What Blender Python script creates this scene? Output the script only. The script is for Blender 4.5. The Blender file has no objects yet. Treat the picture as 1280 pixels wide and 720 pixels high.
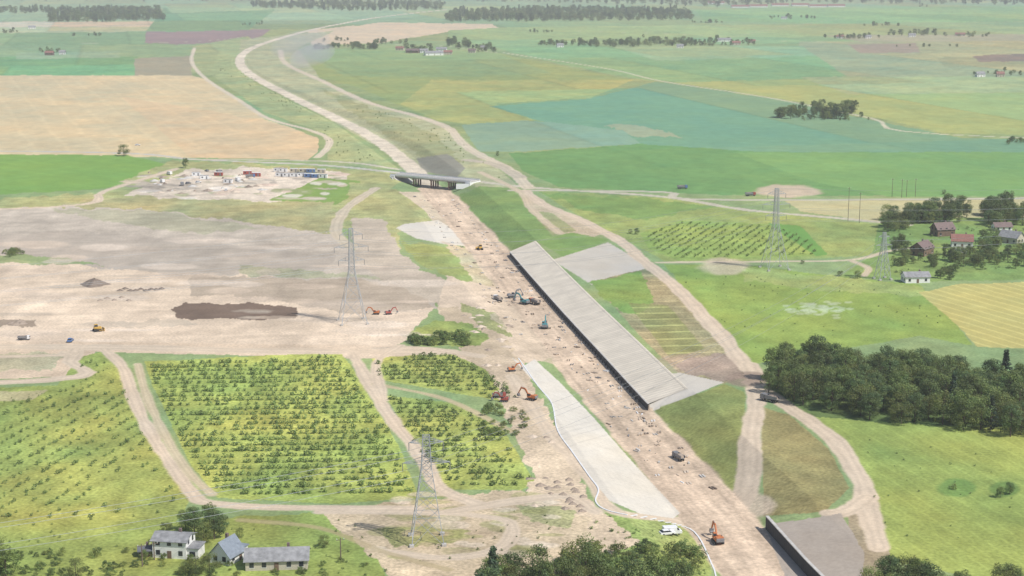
import bpy, math, random
import numpy as np
from mathutils import Vector
random.seed(7); rng=np.random.default_rng(11)
scene=bpy.context.scene
H=150.0; F=2000.0; T=math.atan(407/2000.); ct,st=math.cos(T),math.sin(T)
def unproj(u,v,z=0.0):
    du=(u-640)/F; dv=(v-360)/F
    k=(H-z)/(st+dv*ct)
    return du*k,(ct-dv*st)*k
def proj(x,y,z):
    d=y*ct+(H-z)*st; up=y*st+(z-H)*ct
    return 640+F*x/d, 360-F*up/d
def lin(c):
    c=np.array(c,float)/255.
    return np.where(c<=0.04045,c/12.92,((c+0.055)/1.055)**2.4)
K=0.89
# ------------------------------------------------ noise
def _h(ix,iy,seed):
    n=(ix*374761393+iy*668265263+seed*974634777)&0x7fffffff
    n=((n^(n>>13))*1274126177)&0x7fffffff
    return ((n^(n>>16))&0xffff)/65535.
def vn(x,y,seed=0):
    xf=np.floor(x);yf=np.floor(y);fx=x-xf;fy=y-yf
    ix=xf.astype(np.int64);iy=yf.astype(np.int64)
    fx=fx*fx*(3-2*fx);fy=fy*fy*(3-2*fy)
    a=_h(ix,iy,seed);b=_h(ix+1,iy,seed);c=_h(ix,iy+1,seed);d=_h(ix+1,iy+1,seed)
    return (a+(b-a)*fx)*(1-fy)+(c+(d-c)*fx)*fy
def fbm(x,y,o=4,seed=0):
    s=0;a=1;t=0
    for i in range(o):
        s=s+a*(vn(x*2**i,y*2**i,seed+i)*2-1);t+=a;a*=.55
    return s/t
# ------------------------------------------------ corridor
CL=[(1075,860,-6),(1020,790,-6),(957,720,-6),(900,650,-6),(855,600,-6),(817,556,-6),(775,510,-6),(724,450,-6),(681,400,-6),(640,350,-6),(608,310,-6),(575,272,-6),(547,242,-6),(520,215,-5.5),(493,191,-5),(463,170,-4.3),(425,150,-3.5),(385,131,-2.8),(345,111,-2),(314,94,-1.2),(300,80,-.6),(303,68,-.2),(322,57,0),(360,45,0),(395,36,0),(430,29,0),(470,22,0),(520,16,0),(560,12,0)]
def crom(P,n=6):
    P=[np.array(p,float) for p in P]
    if len(P)<3: return np.array(P)
    Q=[2*P[0]-P[1]]+P+[2*P[-1]-P[-2]]; out=[]
    for i in range(1,len(Q)-2):
        for j in range(n):
            t=j/n
            out.append(.5*((2*Q[i])+(-Q[i-1]+Q[i+1])*t+(2*Q[i-1]-5*Q[i]+4*Q[i+1]-Q[i+2])*t*t+(-Q[i-1]+3*Q[i]-3*Q[i+1]+Q[i+2])*t**3))
    out.append(P[-1]); return np.array(out)
cl=crom(CL,2)
cx,cy=unproj(cl[:,0],cl[:,1],cl[:,2]); cz=cl[:,2]; cv=cl[:,1]
cs=np.concatenate([[0],np.cumsum(np.hypot(np.diff(cx),np.diff(cy)))])
def s_of_v(v): return float(np.interp(-v,-cv,cs))
def st_of(x,y):
    best=np.full(x.shape,1e9);S=np.zeros(x.shape);TT=np.full(x.shape,1e6)
    for i in range(len(cx)-1):
        dx=cx[i+1]-cx[i];dy=cy[i+1]-cy[i];L=math.hypot(dx,dy)
        a=((x-cx[i])*dx+(y-cy[i])*dy)/L
        a=np.clip(a,0,L)
        px=x-cx[i]-a*dx/L;py=y-cy[i]-a*dy/L
        d=px*px+py*py; m=d<best
        best=np.where(m,d,best);S=np.where(m,cs[i]+a,S)
        sg=np.sign(px*dy-py*dx)
        TT=np.where(m,sg*np.sqrt(d),TT)
    return S,TT
def P_at(s,t):
    x=np.interp(s,cs,cx);y=np.interp(s,cs,cy)
    x2=np.interp(s+12,cs,cx);y2=np.interp(s+12,cs,cy);x1=np.interp(s-12,cs,cx);y1=np.interp(s-12,cs,cy)
    dx,dy=x2-x1,y2-y1;L=math.hypot(dx,dy)
    return x+dy/L*t,y-dx/L*t
SW0,SW1=s_of_v(514),s_of_v(322)
SB=s_of_v(664)
WT=9.4
def sm(a,b,x): 
    t=np.clip((x-a)/(b-a),0,1);return t*t*(3-2*t)
def hgt(x,y,raw=False):
    x=np.asarray(x,float);y=np.asarray(y,float);shape=x.shape
    x=x.ravel();y=y.ravel();z=np.zeros(x.shape)
    m=(y<7000)&(y>200)&(np.abs(x)<900)
    idx=np.nonzero(m)[0]
    if len(idx):
        S,t=st_of(x[idx],y[idx])
        zf=np.interp(S,cs,cz)
        left=np.minimum(0,zf+np.maximum(0,-t-11)/3.0)
        rg=np.minimum(0,zf+np.maximum(0,t-11)/2.5)
        bl=S<SB+8
        t0=np.where(bl,11.3,WT);h0=np.where(bl,3.5,2.2)
        rw=np.where(t<t0,zf,np.minimum(0,zf+h0+(t-t0)*(6-h0)/15.))
        w=np.maximum(sm(SW0-2,SW0+2,S)*(1-sm(SW1-3,SW1+3,S)),1-sm(SB-2,SB+2,S))
        right=rg*(1-w)+rw*w
        zz=np.where(t<0,left,right)
        zz=np.where(np.abs(t)>60,0,zz)
        bump=fbm(x[idx]/9,y[idx]/9,3,5)*0.35*np.clip(1-np.abs(t)/60,0,1)
        z[idx]=zz+bump*(np.abs(t-17)>10)
    return z.reshape(shape)
def gp(u,v):
    z=0.
    for _ in range(6):
        x,y=unproj(u,v,z); z=.5*z+.5*float(hgt(np.array([x]),np.array([y]))[0])
    x,y=unproj(u,v,z)
    return x,y,float(hgt(np.array([x]),np.array([y]))[0])
# ------------------------------------------------ materials
def newmat(name):
    m=bpy.data.materials.new(name);m.use_nodes=True
    return m,m.node_tree.nodes,m.node_tree.links,m.node_tree.nodes['Principled BSDF']
def simple(name,c,rough=.7,metal=0,var=.25,scale=3.):
    m,N,L,b=newmat(name)
    b.inputs['Roughness'].default_value=rough;b.inputs['Metallic'].default_value=metal
    tc=N.new('ShaderNodeTexCoord');n=N.new('ShaderNodeTexNoise');n.inputs['Scale'].default_value=scale;n.inputs['Detail'].default_value=6
    L.new(tc.outputs['Object'],n.inputs['Vector'])
    r=N.new('ShaderNodeMapRange');r.inputs[1].default_value=.25;r.inputs[2].default_value=.75;r.inputs[3].default_value=1-var;r.inputs[4].default_value=1+var
    L.new(n.outputs['Fac'],r.inputs[0])
    mx=N.new('ShaderNodeVectorMath');mx.operation='MULTIPLY';mx.inputs[0].default_value=c
    L.new(r.outputs[0],mx.inputs[1]);L.new(mx.outputs[0],b.inputs['Base Color'])
    return m
M={}
M['steel']=simple('galvanised_steel',(.36,.38,.40),.6,.1)
M['conc']=simple('concrete',(.46,.44,.41),.85,0,.2,.6)
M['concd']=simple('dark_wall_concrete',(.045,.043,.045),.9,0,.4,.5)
M['pier']=simple('bridge_pier',(.24,.14,.10),.8)
M['road']=simple('bridge_asphalt',(.30,.29,.28),.9,0,.15,.3)
M['white']=simple('white_render',(.76,.75,.72),.8,0,.08)
M['cream']=simple('cream_render',(.5,.45,.36),.8,0,.12)
M['brownw']=simple('timber_wall',(.17,.11,.075),.8)
M['roofg']=simple('grey_roof',(.25,.25,.255),.75,0,.35,.8)
M['roofd']=simple('dark_roof',(.11,.115,.13),.7,0,.2,1.2)
M['roofu']=simple('blue_grey_roof',(.20,.23,.27),.6,0,.2,1.2)
M['roofr']=simple('red_roof',(.25,.115,.09),.75,0,.25,1.2)
M['roofb']=simple('brown_roof',(.17,.12,.11),.75,0,.25,1.2)
M['glass']=simple('window_glass',(.03,.035,.045),.12)
M['orange']=simple('orange_paint',(.50,.16,.05),.55)
M['yellow']=simple('yellow_paint',(.55,.34,.07),.55)
M['teal']=simple('teal_paint',(.06,.25,.27),.5)
M['black']=simple('rubber',(.03,.03,.03),.85)
M['red']=simple('red_paint',(.34,.07,.05),.5)
M['blue']=simple('blue_paint',(.09,.17,.36),.55)
M['wpaint']=simple('white_paint',(.75,.75,.75),.4,0,.06)
M['grey']=simple('grey_paint',(.2,.2,.21),.5)
M['wood']=simple('pole_wood',(.16,.12,.09),.9)
M['bark']=simple('bark',(.09,.065,.045),.95)
M['dirt']=simple('dirt',(.30,.24,.19),1,0,.3,.5)
M['soil']=simple('dark_soil',(.19,.15,.12),1,0,.3,.5)
M['sandp']=simple('sand_pile',(.52,.43,.34),1,0,.25,.5)
def leafmat(name,mul=(1,1,1)):
    m,N,L,b=newmat(name)
    at=N.new('ShaderNodeAttribute');at.attribute_name='lc'
    oi=N.new('ShaderNodeObjectInfo')
    r=N.new('ShaderNodeMapRange');r.inputs[3].default_value=.7;r.inputs[4].default_value=1.35;L.new(oi.outputs['Random'],r.inputs[0])
    a=N.new('ShaderNodeVectorMath');a.operation='MULTIPLY';L.new(at.outputs['Color'],a.inputs[0]);L.new(r.outputs[0],a.inputs[1])
    a2=N.new('ShaderNodeVectorMath');a2.operation='MULTIPLY';L.new(a.outputs[0],a2.inputs[0]);a2.inputs[1].default_value=mul
    L.new(a2.outputs[0],b.inputs['Base Color']);b.inputs['Roughness'].default_value=.6
    tr=N.new('ShaderNodeBsdfTranslucent');L.new(a2.outputs[0],tr.inputs['Color'])
    mx=N.new('ShaderNodeMixShader');mx.inputs[0].default_value=.38
    L.new(b.outputs[0],mx.inputs[1]);L.new(tr.outputs[0],mx.inputs[2]);L.new(mx.outputs[0],N['Material Output'].inputs[0])
    return m
M['leaf']=leafmat('foliage')
M['needle']=leafmat('needles',(.7,.8,.85))
# ------------------------------------------------ mesh builder
def link(o):
    scene.collection.objects.link(o);return o
class MB:
    def __init__(s): s.v=[];s.f=[];s.m=[];s.mats=[]
    def mi(s,mat):
        if mat not in s.mats:s.mats.append(mat)
        return s.mats.index(mat)
    def add(s,vs,fs,mat):
        o=len(s.v);s.v+=[tuple(p) for p in vs];i=s.mi(mat)
        for f in fs:s.f.append([o+k for k in f]);s.m.append(i)
    def box(s,c,d,mat,rz=0,ry=0,top=(1,1),sh=0):
        vs=[]
        for z in(-1,1):
            for x,y in((-1,-1),(1,-1),(1,1),(-1,1)):
                a=top if z>0 else(1,1)
                p=Vector((x*d[0]/2*a[0]+(sh if z>0 else 0),y*d[1]/2*a[1],z*d[2]/2))
                if ry:
                    p=Vector((p.x*math.cos(ry)+p.z*math.sin(ry),p.y,-p.x*math.sin(ry)+p.z*math.cos(ry)))
                if rz:
                    p=Vector((p.x*math.cos(rz)-p.y*math.sin(rz),p.x*math.sin(rz)+p.y*math.cos(rz),p.z))
                vs.append(p+Vector(c))
        s.add(vs,[(0,3,2,1),(4,5,6,7),(0,1,5,4),(1,2,6,5),(2,3,7,6),(3,0,4,7)],mat)
    def cyl(s,p,q,r,mat,n=10,r2=None):
        p=Vector(p);q=Vector(q);d=(q-p).normalized();r2=r if r2 is None else r2
        a=d.orthogonal().normalized();b=d.cross(a)
        vs=[p+(a*math.cos(6.2832*i/n)+b*math.sin(6.2832*i/n))*r for i in range(n)]+[q+(a*math.cos(6.2832*i/n)+b*math.sin(6.2832*i/n))*r2 for i in range(n)]
        fs=[(i,(i+1)%n,n+(i+1)%n,n+i) for i in range(n)]+[tuple(range(n))[::-1],tuple(range(n,2*n))]
        s.add(vs,fs,mat)
    def beam(s,p,q,w,mat): s.cyl(p,q,w*.7,mat,4)
    def prism(s,poly,y0,y1,mat):
        n=len(poly);vs=[(p[0],y0,p[1]) for p in poly]+[(p[0],y1,p[1]) for p in poly]
        s.add(vs,[tuple(range(n)),tuple(range(2*n-1,n-1,-1))]+[(i,n+i,n+(i+1)%n,(i+1)%n) for i in range(n)],mat)
    def build(s,name,loc=(0,0,0),rz=0,parent=None,sc=1,bevel=0):
        me=bpy.data.meshes.new(name);me.from_pydata(s.v,[],s.f)
        for m in s.mats:me.materials.append(M[m])
        me.polygons.foreach_set('material_index',s.m);me.update()
        o=bpy.data.objects.new(name,me);o.location=loc;o.rotation_euler=(0,0,rz);o.scale=(sc,)*3
        if bevel:
            b=o.modifiers.new('b','BEVEL');b.width=bevel;b.segments=1
        if parent:o.parent=parent
        return link(o)
def empty(name,loc=(0,0,0),rz=0):
    e=bpy.data.objects.new(name,None);e.location=loc;e.rotation_euler=(0,0,rz);return link(e)
# ------------------------------------------------ TERRAIN
vr=np.concatenate([np.arange(-43,-8,1.2),np.arange(-8,724,.85),np.arange(724,960,5)])[::-1]
ur=np.concatenate([np.arange(-1100,-30,12),np.arange(-30,1312,1.1),np.arange(1312,2400,12)])
NR,NC=len(vr),len(ur)
dv=(vr-360)/F;kk=H/(st+dv*ct);yy=(ct-dv*st)*kk
X=(ur[None,:]-640)/F*kk[:,None];Y=np.repeat(yy[:,None],NC,1)
X=X.ravel();Y=Y.ravel()
Z=hgt(X,Y)
PX=X*H/(H-Z);PY=Y*H/(H-Z)
U,V=proj(PX,PY,0.)
Uw=U+1.8*fbm(U/14,V/8,3,3);Vw=V+1.1*fbm(U/14,V/8,3,9)
Ur=U+9*fbm(U/16,V/9,4,43);Vr=V+5*fbm(U/16,V/9,4,49)
col=np.zeros((len(X),3));amp=np.full(len(X),.16);bare=np.zeros(len(X))
n1=fbm(PX/60,PY/60,4,21);n2=fbm(PX/9,PY/14,4,31)
col[:]=lin((139,158,108))
def ext(P):
    o=[]
    for x,y in P:
        if x<=0:x-=500
        if x>=1280:x+=500
        if y>=720:y+=120
        o.append((x,y))
    return o
def inpoly(P,u,v):
    c=np.zeros(u.shape,bool);n=len(P)
    for i in range(n):
        x1,y1=P[i];x2,y2=P[(i+1)%n]
        if y1==y2:continue
        c^=((y1>v)!=(y2>v))&(u<(x2-x1)*(v-y1)/(y2-y1)+x1)
    return c
def poly(P,c,a=.14,b=0,stripe=None,mix=1.,warp=1):
    P=ext(P);xs=[p[0] for p in P];ys=[p[1] for p in P]
    uu,vv=[(U,V),(Uw,Vw),(Ur,Vr)][warp]
    i=np.nonzero((uu>min(xs))&(uu<max(xs))&(vv>min(ys))&(vv<max(ys)))[0]
    i=i[inpoly(P,uu[i],vv[i])]
    cc=np.repeat(lin(c)[None],len(i),0)
    if stripe:
        an,sp,am=stripe;an=math.radians(an)
        w=PX[i]*math.cos(an)+PY[i]*math.sin(an)
        q=np.abs((w/sp+.15*n1[i])%1-.5)*2
        cc*=(1+am*(sm(.75,.95,q)-.3))[:,None]
    col[i]=col[i]*(1-mix)+cc*mix;amp[i]=a;bare[i]=b
def ell(cu,cvv,ru,rv,c,mix=1,b=0,soft=.35,a=.15):
    q=((Uw-cu)/ru)**2+((Vw-cvv)/rv)**2
    i=np.nonzero(q<1.6)[0];q=q[i]+.45*n2[i]
    w=(1-sm(1-soft,1+soft,q))*mix
    col[i]=col[i]*(1-w[:,None])+lin(c)*w[:,None]
    bare[i]=bare[i]*(1-w)+b*w
SAND=(209,191,168)
def road(P,w,c=SAND,rut=.1,soft=.8,mix=1.,b=.5):
    P=[(x-(500 if x<=0 else 0)+(500 if x>=1280 else 0),y) for x,y in P]
    Q=crom(P,5) if len(P)>2 else np.array(P,float)
    qx,qy=unproj(Q[:,0],Q[:,1],0.)
    pad=25
    i=np.nonzero((U>Q[:,0].min()-pad)&(U<Q[:,0].max()+pad)&(V>Q[:,1].min()-pad)&(V<Q[:,1].max()+pad))[0]
    x=PX[i];y=PY[i];d=np.full(len(i),1e9)
    for k in range(len(qx)-1):
        dx=qx[k+1]-qx[k];dy=qy[k+1]-qy[k];L2=dx*dx+dy*dy+1e-9
        a=np.clip(((x-qx[k])*dx+(y-qy[k])*dy)/L2,0,1)
        d=np.minimum(d,np.hypot(x-qx[k]-a*dx,y-qy[k]-a*dy))
    d=d+n2[i]*w*.22
    m=1-sm(w/2-soft*.8,w/2+soft*.8,d)
    q=1-rut*np.exp(-((d-w*.22)/(w*.09))**2)+rut*.6*np.exp(-(d/(w*.1))**2)
    cc=lin(c)[None]*q[:,None];m=(m*mix)[:,None]
    col[i]=col[i]*(1-m)+cc*m
    amp[i]=np.where(m[:,0]>.5,.08,amp[i]);bare[i]=np.where(m[:,0]>.5,b,bare[i])
# --- far fields
poly([(0,-60),(1280,-60),(1280,30),(0,30)],(146,168,126))
poly([(-300,-60),(1280,-60),(1280,-30),(-300,-25)],(110,135,110))
poly([(0,10),(560,10),(520,22),(200,30),(0,30)],(156,178,136))
poly([(0,27),(290,27),(230,36),(0,36)],(192,184,158))
poly([(0,36),(230,33),(180,42),(0,46)],(168,178,138))
poly([(205,10),(345,12),(310,38),(182,40)],(118,158,112))
poly([(205,8),(300,5),(340,13),(215,16)],(152,180,132))
poly([(0,44),(185,40),(182,57),(0,60)],(130,160,114))
poly([(183,40),(338,37),(325,47),(265,56),(182,54)],(148,127,124),.1,.3)
poly([(0,58),(182,56),(270,54),(245,72),(0,76)],(140,166,120))
poly([(0,75),(172,70),(168,95),(0,96)],(120,162,108))
poly([(20,66),(150,64),(150,72),(20,74)],(148,172,132))
poly([(168,73),(242,70),(240,95),(168,96)],(158,150,124),.1,.3)
poly([(240,58),(310,45),(330,60),(300,75),(262,95),(240,90)],(154,168,120))
poly([(0,95),(240,94),(258,100),(295,125),(330,148),(398,172),(398,190),(385,200),(240,197),(0,187)],(206,188,150),.1,.15,(20,26,.06))
poly([(150,120),(330,150),(398,172),(398,190),(385,200),(240,197)],(209,185,147),.1,.15,(20,26,.05))
# top right
poly([(555,8),(1280,5),(1280,32),(900,34),(640,36)],(145,172,121))
poly([(530,12),(560,6),(640,30),(560,32),(500,30)],(149,173,127))
poly([(870,12),(1280,2),(1280,22),(1050,30),(880,26)],(137,172,112))
poly([(385,38),(480,28),(615,30),(625,36),(560,40),(470,54),(390,56)],(210,190,160),.1,.2)
poly([(560,38),(640,34),(900,34),(1280,32),(1280,62),(1000,54),(630,60),(560,50)],(139,168,116))
poly([(930,30),(1280,22),(1280,44),(1030,46)],(144,166,114))
poly([(1030,44),(1280,40),(1280,56),(1100,56)],(166,162,130),.12,.2)
poly([(1000,52),(1280,50),(1280,95),(1060,98),(1000,80)],(156,162,122))
poly([(1060,56),(1145,54),(1150,66),(1075,66)],(158,144,124),.1,.3)
poly([(1170,72),(1280,68),(1280,84),(1180,84)],(146,151,113))
poly([(1215,70),(1275,67),(1280,76),(1225,77)],(124,116,104))
poly([(620,60),(760,56),(1005,60),(1060,96),(850,104),(780,96),(700,80)],(130,166,114))
poly([(760,56),(1005,58),(1020,70),(820,76)],(145,173,128))
poly([(370,62),(480,60),(620,66),(720,86),(792,100),(740,122),(620,130),(590,155),(545,152),(450,110),(395,95)],(144,162,102),.12,0,(60,30,.05))
poly([(540,100),(792,100),(740,122),(620,130),(670,150),(590,156),(545,150),(500,130)],(164,171,107))
poly([(370,62),(480,60),(620,66),(690,92),(560,96),(430,95)],(136,161,108))
poly([(612,133),(740,123),(820,102),(970,124),(1090,150),(1200,172),(1280,188),(1280,194),(900,192),(780,180),(680,152)],(119,156,121),.07,0,(70,24,.06))
poly([(755,158),(795,155),(860,172),(800,172)],(170,170,140),.1,.2,mix=.6,warp=2)
poly([(575,156),(660,150),(780,163),(800,180),(640,190),(600,190)],(136,163,134),.08)
poly([(840,103),(1060,98),(1280,94),(1280,182),(1180,166),(1090,146),(980,124)],(157,172,110),.1,0,(75,22,.05))
poly([(1000,96),(1280,95),(1280,110),(1060,118)],(164,173,122))
poly([(636,192),(800,180),(950,190),(1280,190),(1280,243),(1020,245),(880,243),(700,234),(655,215)],(111,150,90),.1,0,(60,20,.06))
poly([(920,191),(1280,188),(1280,243),(1110,246),(1010,225)],(122,160,95),.08,0,(60,18,.06))
ell(985,239,42,8,(200,180,158),.9,.6)
# land parcels: tint variation between neighbouring plots, with grass balks
ii=np.nonzero((V<240)&(bare<.12))[0]
an=math.radians(14);pa_=PX[ii]*math.cos(an)+PY[ii]*math.sin(an);pb=-PX[ii]*math.sin(an)+PY[ii]*math.cos(an)
bi=np.floor(pb/620);ci=np.floor((pa_+900*_h(bi.astype(np.int64),bi.astype(np.int64)*0,5))/230)
hh=_h(ci.astype(np.int64),bi.astype(np.int64),3);h2=_h(ci.astype(np.int64),bi.astype(np.int64),8)
far=np.clip((240-V[ii])/120,0,1)
col[ii]*=(1+.24*(hh-.5)*far)[:,None]
col[ii,0]*=1+.36*(h2-.42)*far;col[ii,2]*=1-.2*(h2-.5)*far
edge=np.minimum(np.abs(((pa_+900*_h(bi.astype(np.int64),bi.astype(np.int64)*0,5))/230)%1-.5),9)
col[ii]*=(1-.12*(edge>.485)*far)[:,None]
# mid right
poly([(672,238),(870,250),(930,262),(1135,285),(1110,318),(900,330),(830,326),(760,288),(700,256)],(149,163,97),.2)
poly([(675,240),(800,248),(900,258),(800,275),(730,262)],(126,153,86),.15,warp=2)
poly([(800,292),(850,276),(965,280),(1012,296),(1032,320),(850,326),(812,312)],(142,164,88),.2)
poly([(960,279),(1000,282),(1035,318),(1020,320)],(114,156,80),.08)
poly([(980,250),(1280,246),(1280,272),(1200,284),(1130,282),(1000,264)],(185,179,136),.1)
poly([(1100,272),(1280,270),(1280,338),(1160,352),(1050,346),(1090,320)],(124,150,86),.2)
poly([(830,330),(940,332),(1050,346),(1150,356),(1190,400),(1216,432),(1150,420),(960,452),(932,458),(880,390)],(142,163,84),.15)
poly([(930,335),(1060,348),(1150,358),(1160,372),(1000,362),(930,350)],(155,168,101),.2,warp=2)
poly([(1148,366),(1200,355),(1280,336),(1280,448),(1222,434),(1190,400)],(190,182,116),.08,0,(25,7,.3))
for i in range(60): ell(1020+rng.normal(0,20),386+rng.normal(0,4.5),5,1.4,(184,196,158),.6)
# corridor upstream banks
poly([(300,50),(420,38),(372,60),(400,98),(460,128),(560,158),(600,190),(650,235),(600,235),(500,200),(430,160),(340,110),(300,80)],(170,172,134),.18,.3)
poly([(275,62),(300,75),(320,105),(420,155),(500,212),(410,206),(410,168),(330,140),(262,92)],(157,167,118),.2,.2)
poly([(400,110),(470,135),(540,165),(575,200),(560,218),(520,190),(450,150)],(156,159,116),.2,.2,(80,9,.12),warp=2)
poly([(520,198),(560,192),(582,210),(570,222),(530,215)],(142,140,126),.1,.5)
# left camp and fields
poly([(0,189),(160,194),(218,208),(130,236),(0,271)],(124,160,80),.08,0,(50,18,.06))
poly([(215,200),(500,214),(500,225),(470,245),(440,280),(100,262),(0,280),(130,240)],(163,166,114),.22,.1,warp=2)
poly([(160,243),(235,212),(330,210),(430,215),(440,228),(420,250),(330,252),(170,246)],(208,194,175),.22,.9,warp=2)
poly([(335,250),(375,234),(400,222),(450,226),(445,243),(420,256)],(130,156,82),.1)
poly([(100,250),(170,246),(420,254),(425,292),(300,280),(210,268),(60,262)],(166,163,118),.22,.2,warp=2)
poly([(0,278),(80,258),(200,264),(420,292),(455,330),(530,352),(545,388),(440,398),(0,372)],(190,178,162),.15,1,warp=2)
poly([(0,300),(130,290),(330,310),(420,320),(400,345),(0,330)],(181,169,154),.1,.8,(10,60,.05),warp=2)
poly([(60,260),(200,265),(330,285),(250,292),(120,275)],(174,169,144),.15,.8,warp=2)
poly([(0,326),(60,326),(130,334),(245,345),(330,345),(540,385),(530,398),(495,435),(0,432),(0,330)],(216,196,172),.15,1,warp=2)
poly([(240,345),(450,350),(530,362),(540,385),(440,392),(330,372),(240,370)],(182,166,146),.12,1,warp=2)
poly([(300,330),(460,345),(520,350),(300,345)],(150,158,112),.2,.4,mix=.5,warp=2)
poly([(30,318),(70,322),(130,330),(70,330),(0,326)],(120,150,80),mix=.7,warp=2)
poly([(0,396),(45,400),(50,408),(0,406)],(158,142,124),.1,.6,warp=2)
poly([(215,386),(235,380),(300,377),(370,385),(372,395),(320,400),(225,397)],(122,104,90),.1,.6,warp=2)
poly([(140,403),(230,398),(250,405),(160,412)],(190,176,156),.1,.8,mix=.7,warp=2)
poly([(0,420),(495,432),(640,445),(600,480),(465,448),(120,440),(95,470),(0,497)],(211,190,165),.15,1)
poly([(0,452),(60,440),(90,440),(60,462),(0,478)],(190,182,150),.2,.4,warp=2)
poly([(440,225),(480,232),(530,250),(540,275),(495,290),(500,310),(480,320),(440,290),(425,285)],(164,165,114),.25,.3,warp=2)
poly([(440,272),(480,275),(500,320),(540,345),(600,372),(560,385),(480,350),(440,330)],(188,174,155),.15,.9,warp=2)
poly([(498,240),(530,240),(600,300),(560,300),(530,262)],(200,184,160),.15,.8)
poly([(500,300),(560,308),(620,345),(630,360),(590,360),(520,330)],(145,157,96),.2,warp=2)
poly([(495,285),(505,280),(548,275),(572,290),(588,308),(560,306),(520,298)],(212,205,193),.05,.1,warp=0)
poly([(556,345),(636,362),(705,445),(650,455),(600,435),(545,390)],(209,190,167),.15,1,warp=2)
poly([(545,385),(590,384),(640,430),(650,460),(600,470),(575,440)],(194,176,150),.15,1,warp=2)
poly([(500,418),(545,402),(590,404),(612,425),(600,434),(520,432)],(148,159,90),.25,warp=2)
poly([(575,380),(625,392),(640,420),(600,410)],(162,160,110),.25,.4,warp=2)
# right of corridor
poly([(572,245),(600,232),(640,236),(665,262),(690,296),(640,312),(600,278)],(126,152,90),.15,0,(98,10,.14))
poly([(655,236),(690,262),(760,290),(740,296),(700,290),(668,262)],(190,176,150),.2,.6)
poly([(660,262),(690,266),(720,288),(690,294)],(150,154,112),.2,.3)
poly([(672,302),(715,290),(762,300),(706,322)],(126,154,88),.12)
poly([(690,325),(760,303),(800,326),(806,336),(740,356)],(196,188,174),.05,.1,warp=0)
poly([(740,352),(806,336),(850,360),(925,450),(935,470),(905,480),(848,466),(800,420)],(162,153,116),.25,.25,(96,12,.35))
poly([(738,354),(800,338),(815,372),(800,395),(775,390)],(128,154,82),.2,warp=2)
poly([(785,378),(835,382),(882,436),(838,448)],(150,153,96),.2,.1,(96,12,.75),mix=.8,warp=1)
poly([(845,455),(900,440),(940,470),(905,478),(860,468)],(158,142,126),.2,.6,warp=2)
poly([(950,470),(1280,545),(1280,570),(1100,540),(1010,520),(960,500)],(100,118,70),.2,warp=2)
poly([(1010,520),(1100,528),(1280,556),(1280,720),(1112,700),(1085,620),(1045,560)],(152,166,90),.16,0,(15,5,.14))
poly([(818,512),(905,480),(932,490),(928,612),(902,622),(862,580)],(147,150,89),.2,.1)
poly([(950,508),(985,518),(1035,560),(1062,610),(1030,640),(955,645)],(152,143,97),.22,.2)
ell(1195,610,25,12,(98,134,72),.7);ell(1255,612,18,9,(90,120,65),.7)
poly([(1060,640),(1085,640),(1112,690),(1112,720),(1080,720)],(158,146,120),.2,.5)
# left bottom
poly([(0,500),(72,482),(100,446),(126,440),(150,462),(178,530),(236,625),(228,645),(200,668),(0,672)],(153,163,89),.25)
poly([(0,640),(200,650),(470,640),(490,720),(0,720)],(148,159,86),.22,warp=2)
poly([(0,500),(60,488),(40,500),(0,520)],(180,172,130),.2,.3)
poly([(180,452),(425,440),(442,462),(500,560),(524,622),(420,630),(272,622),(238,580),(190,480)],(160,172,92),.25)
poly([(464,448),(560,440),(625,470),(662,502),(620,500),(470,474)],(158,169,93),.25)
poly([(482,494),(570,504),(625,530),(668,602),(652,613),(560,612),(520,562)],(156,167,91),.25)
poly([(600,440),(650,450),(700,540),(745,640),(830,650),(850,690),(880,720),(700,720),(640,640),(668,600),(625,500)],(204,185,159),.2,1,warp=2)
poly([(520,625),(650,612),(740,650),(690,720),(560,720),(470,700),(400,640)],(200,181,152),.22,.8,warp=2)
poly([(480,660),(560,655),(590,665),(560,680),(490,682)],(158,155,104),.25,.2,warp=2)
poly([(645,630),(720,635),(715,660),(660,650)],(172,168,124),.3,.4,warp=2)
poly([(740,625),(830,655),(880,660),(890,700),(860,720),(740,700),(800,680)],(140,155,90),.3,.2,warp=2)
poly([(752,605),(775,602),(785,615),(765,628)],(136,156,90),.2,warp=2)
poly([(780,640),(850,650),(875,690),(800,670)],(148,158,96),.3,.3,warp=2)
for i in range(70):
    cu,cq=random.uniform(470,700),random.uniform(615,700)
    ell(cu,cq,random.uniform(8,26),random.uniform(2,6),random.choice([(160,158,104),(222,206,184),(184,164,136),(150,150,96)]),.55,.6)
for i in range(60):
    cu,cq=random.uniform(0,520),random.uniform(300,440)
    ell(cu,cq,random.uniform(14,60),random.uniform(1.5,5),random.choice([(224,208,190),(196,180,162),(176,164,148),(214,194,172)]),.5,1)
for i in range(90):
    cu,cq=random.uniform(165,430),random.uniform(214,248)
    ell(cu,cq,random.uniform(4,18),random.uniform(.8,2.5),random.choice([(228,218,206),(196,182,164),(160,150,138),(214,190,172),(150,156,110)]),.7,.8)
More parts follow.
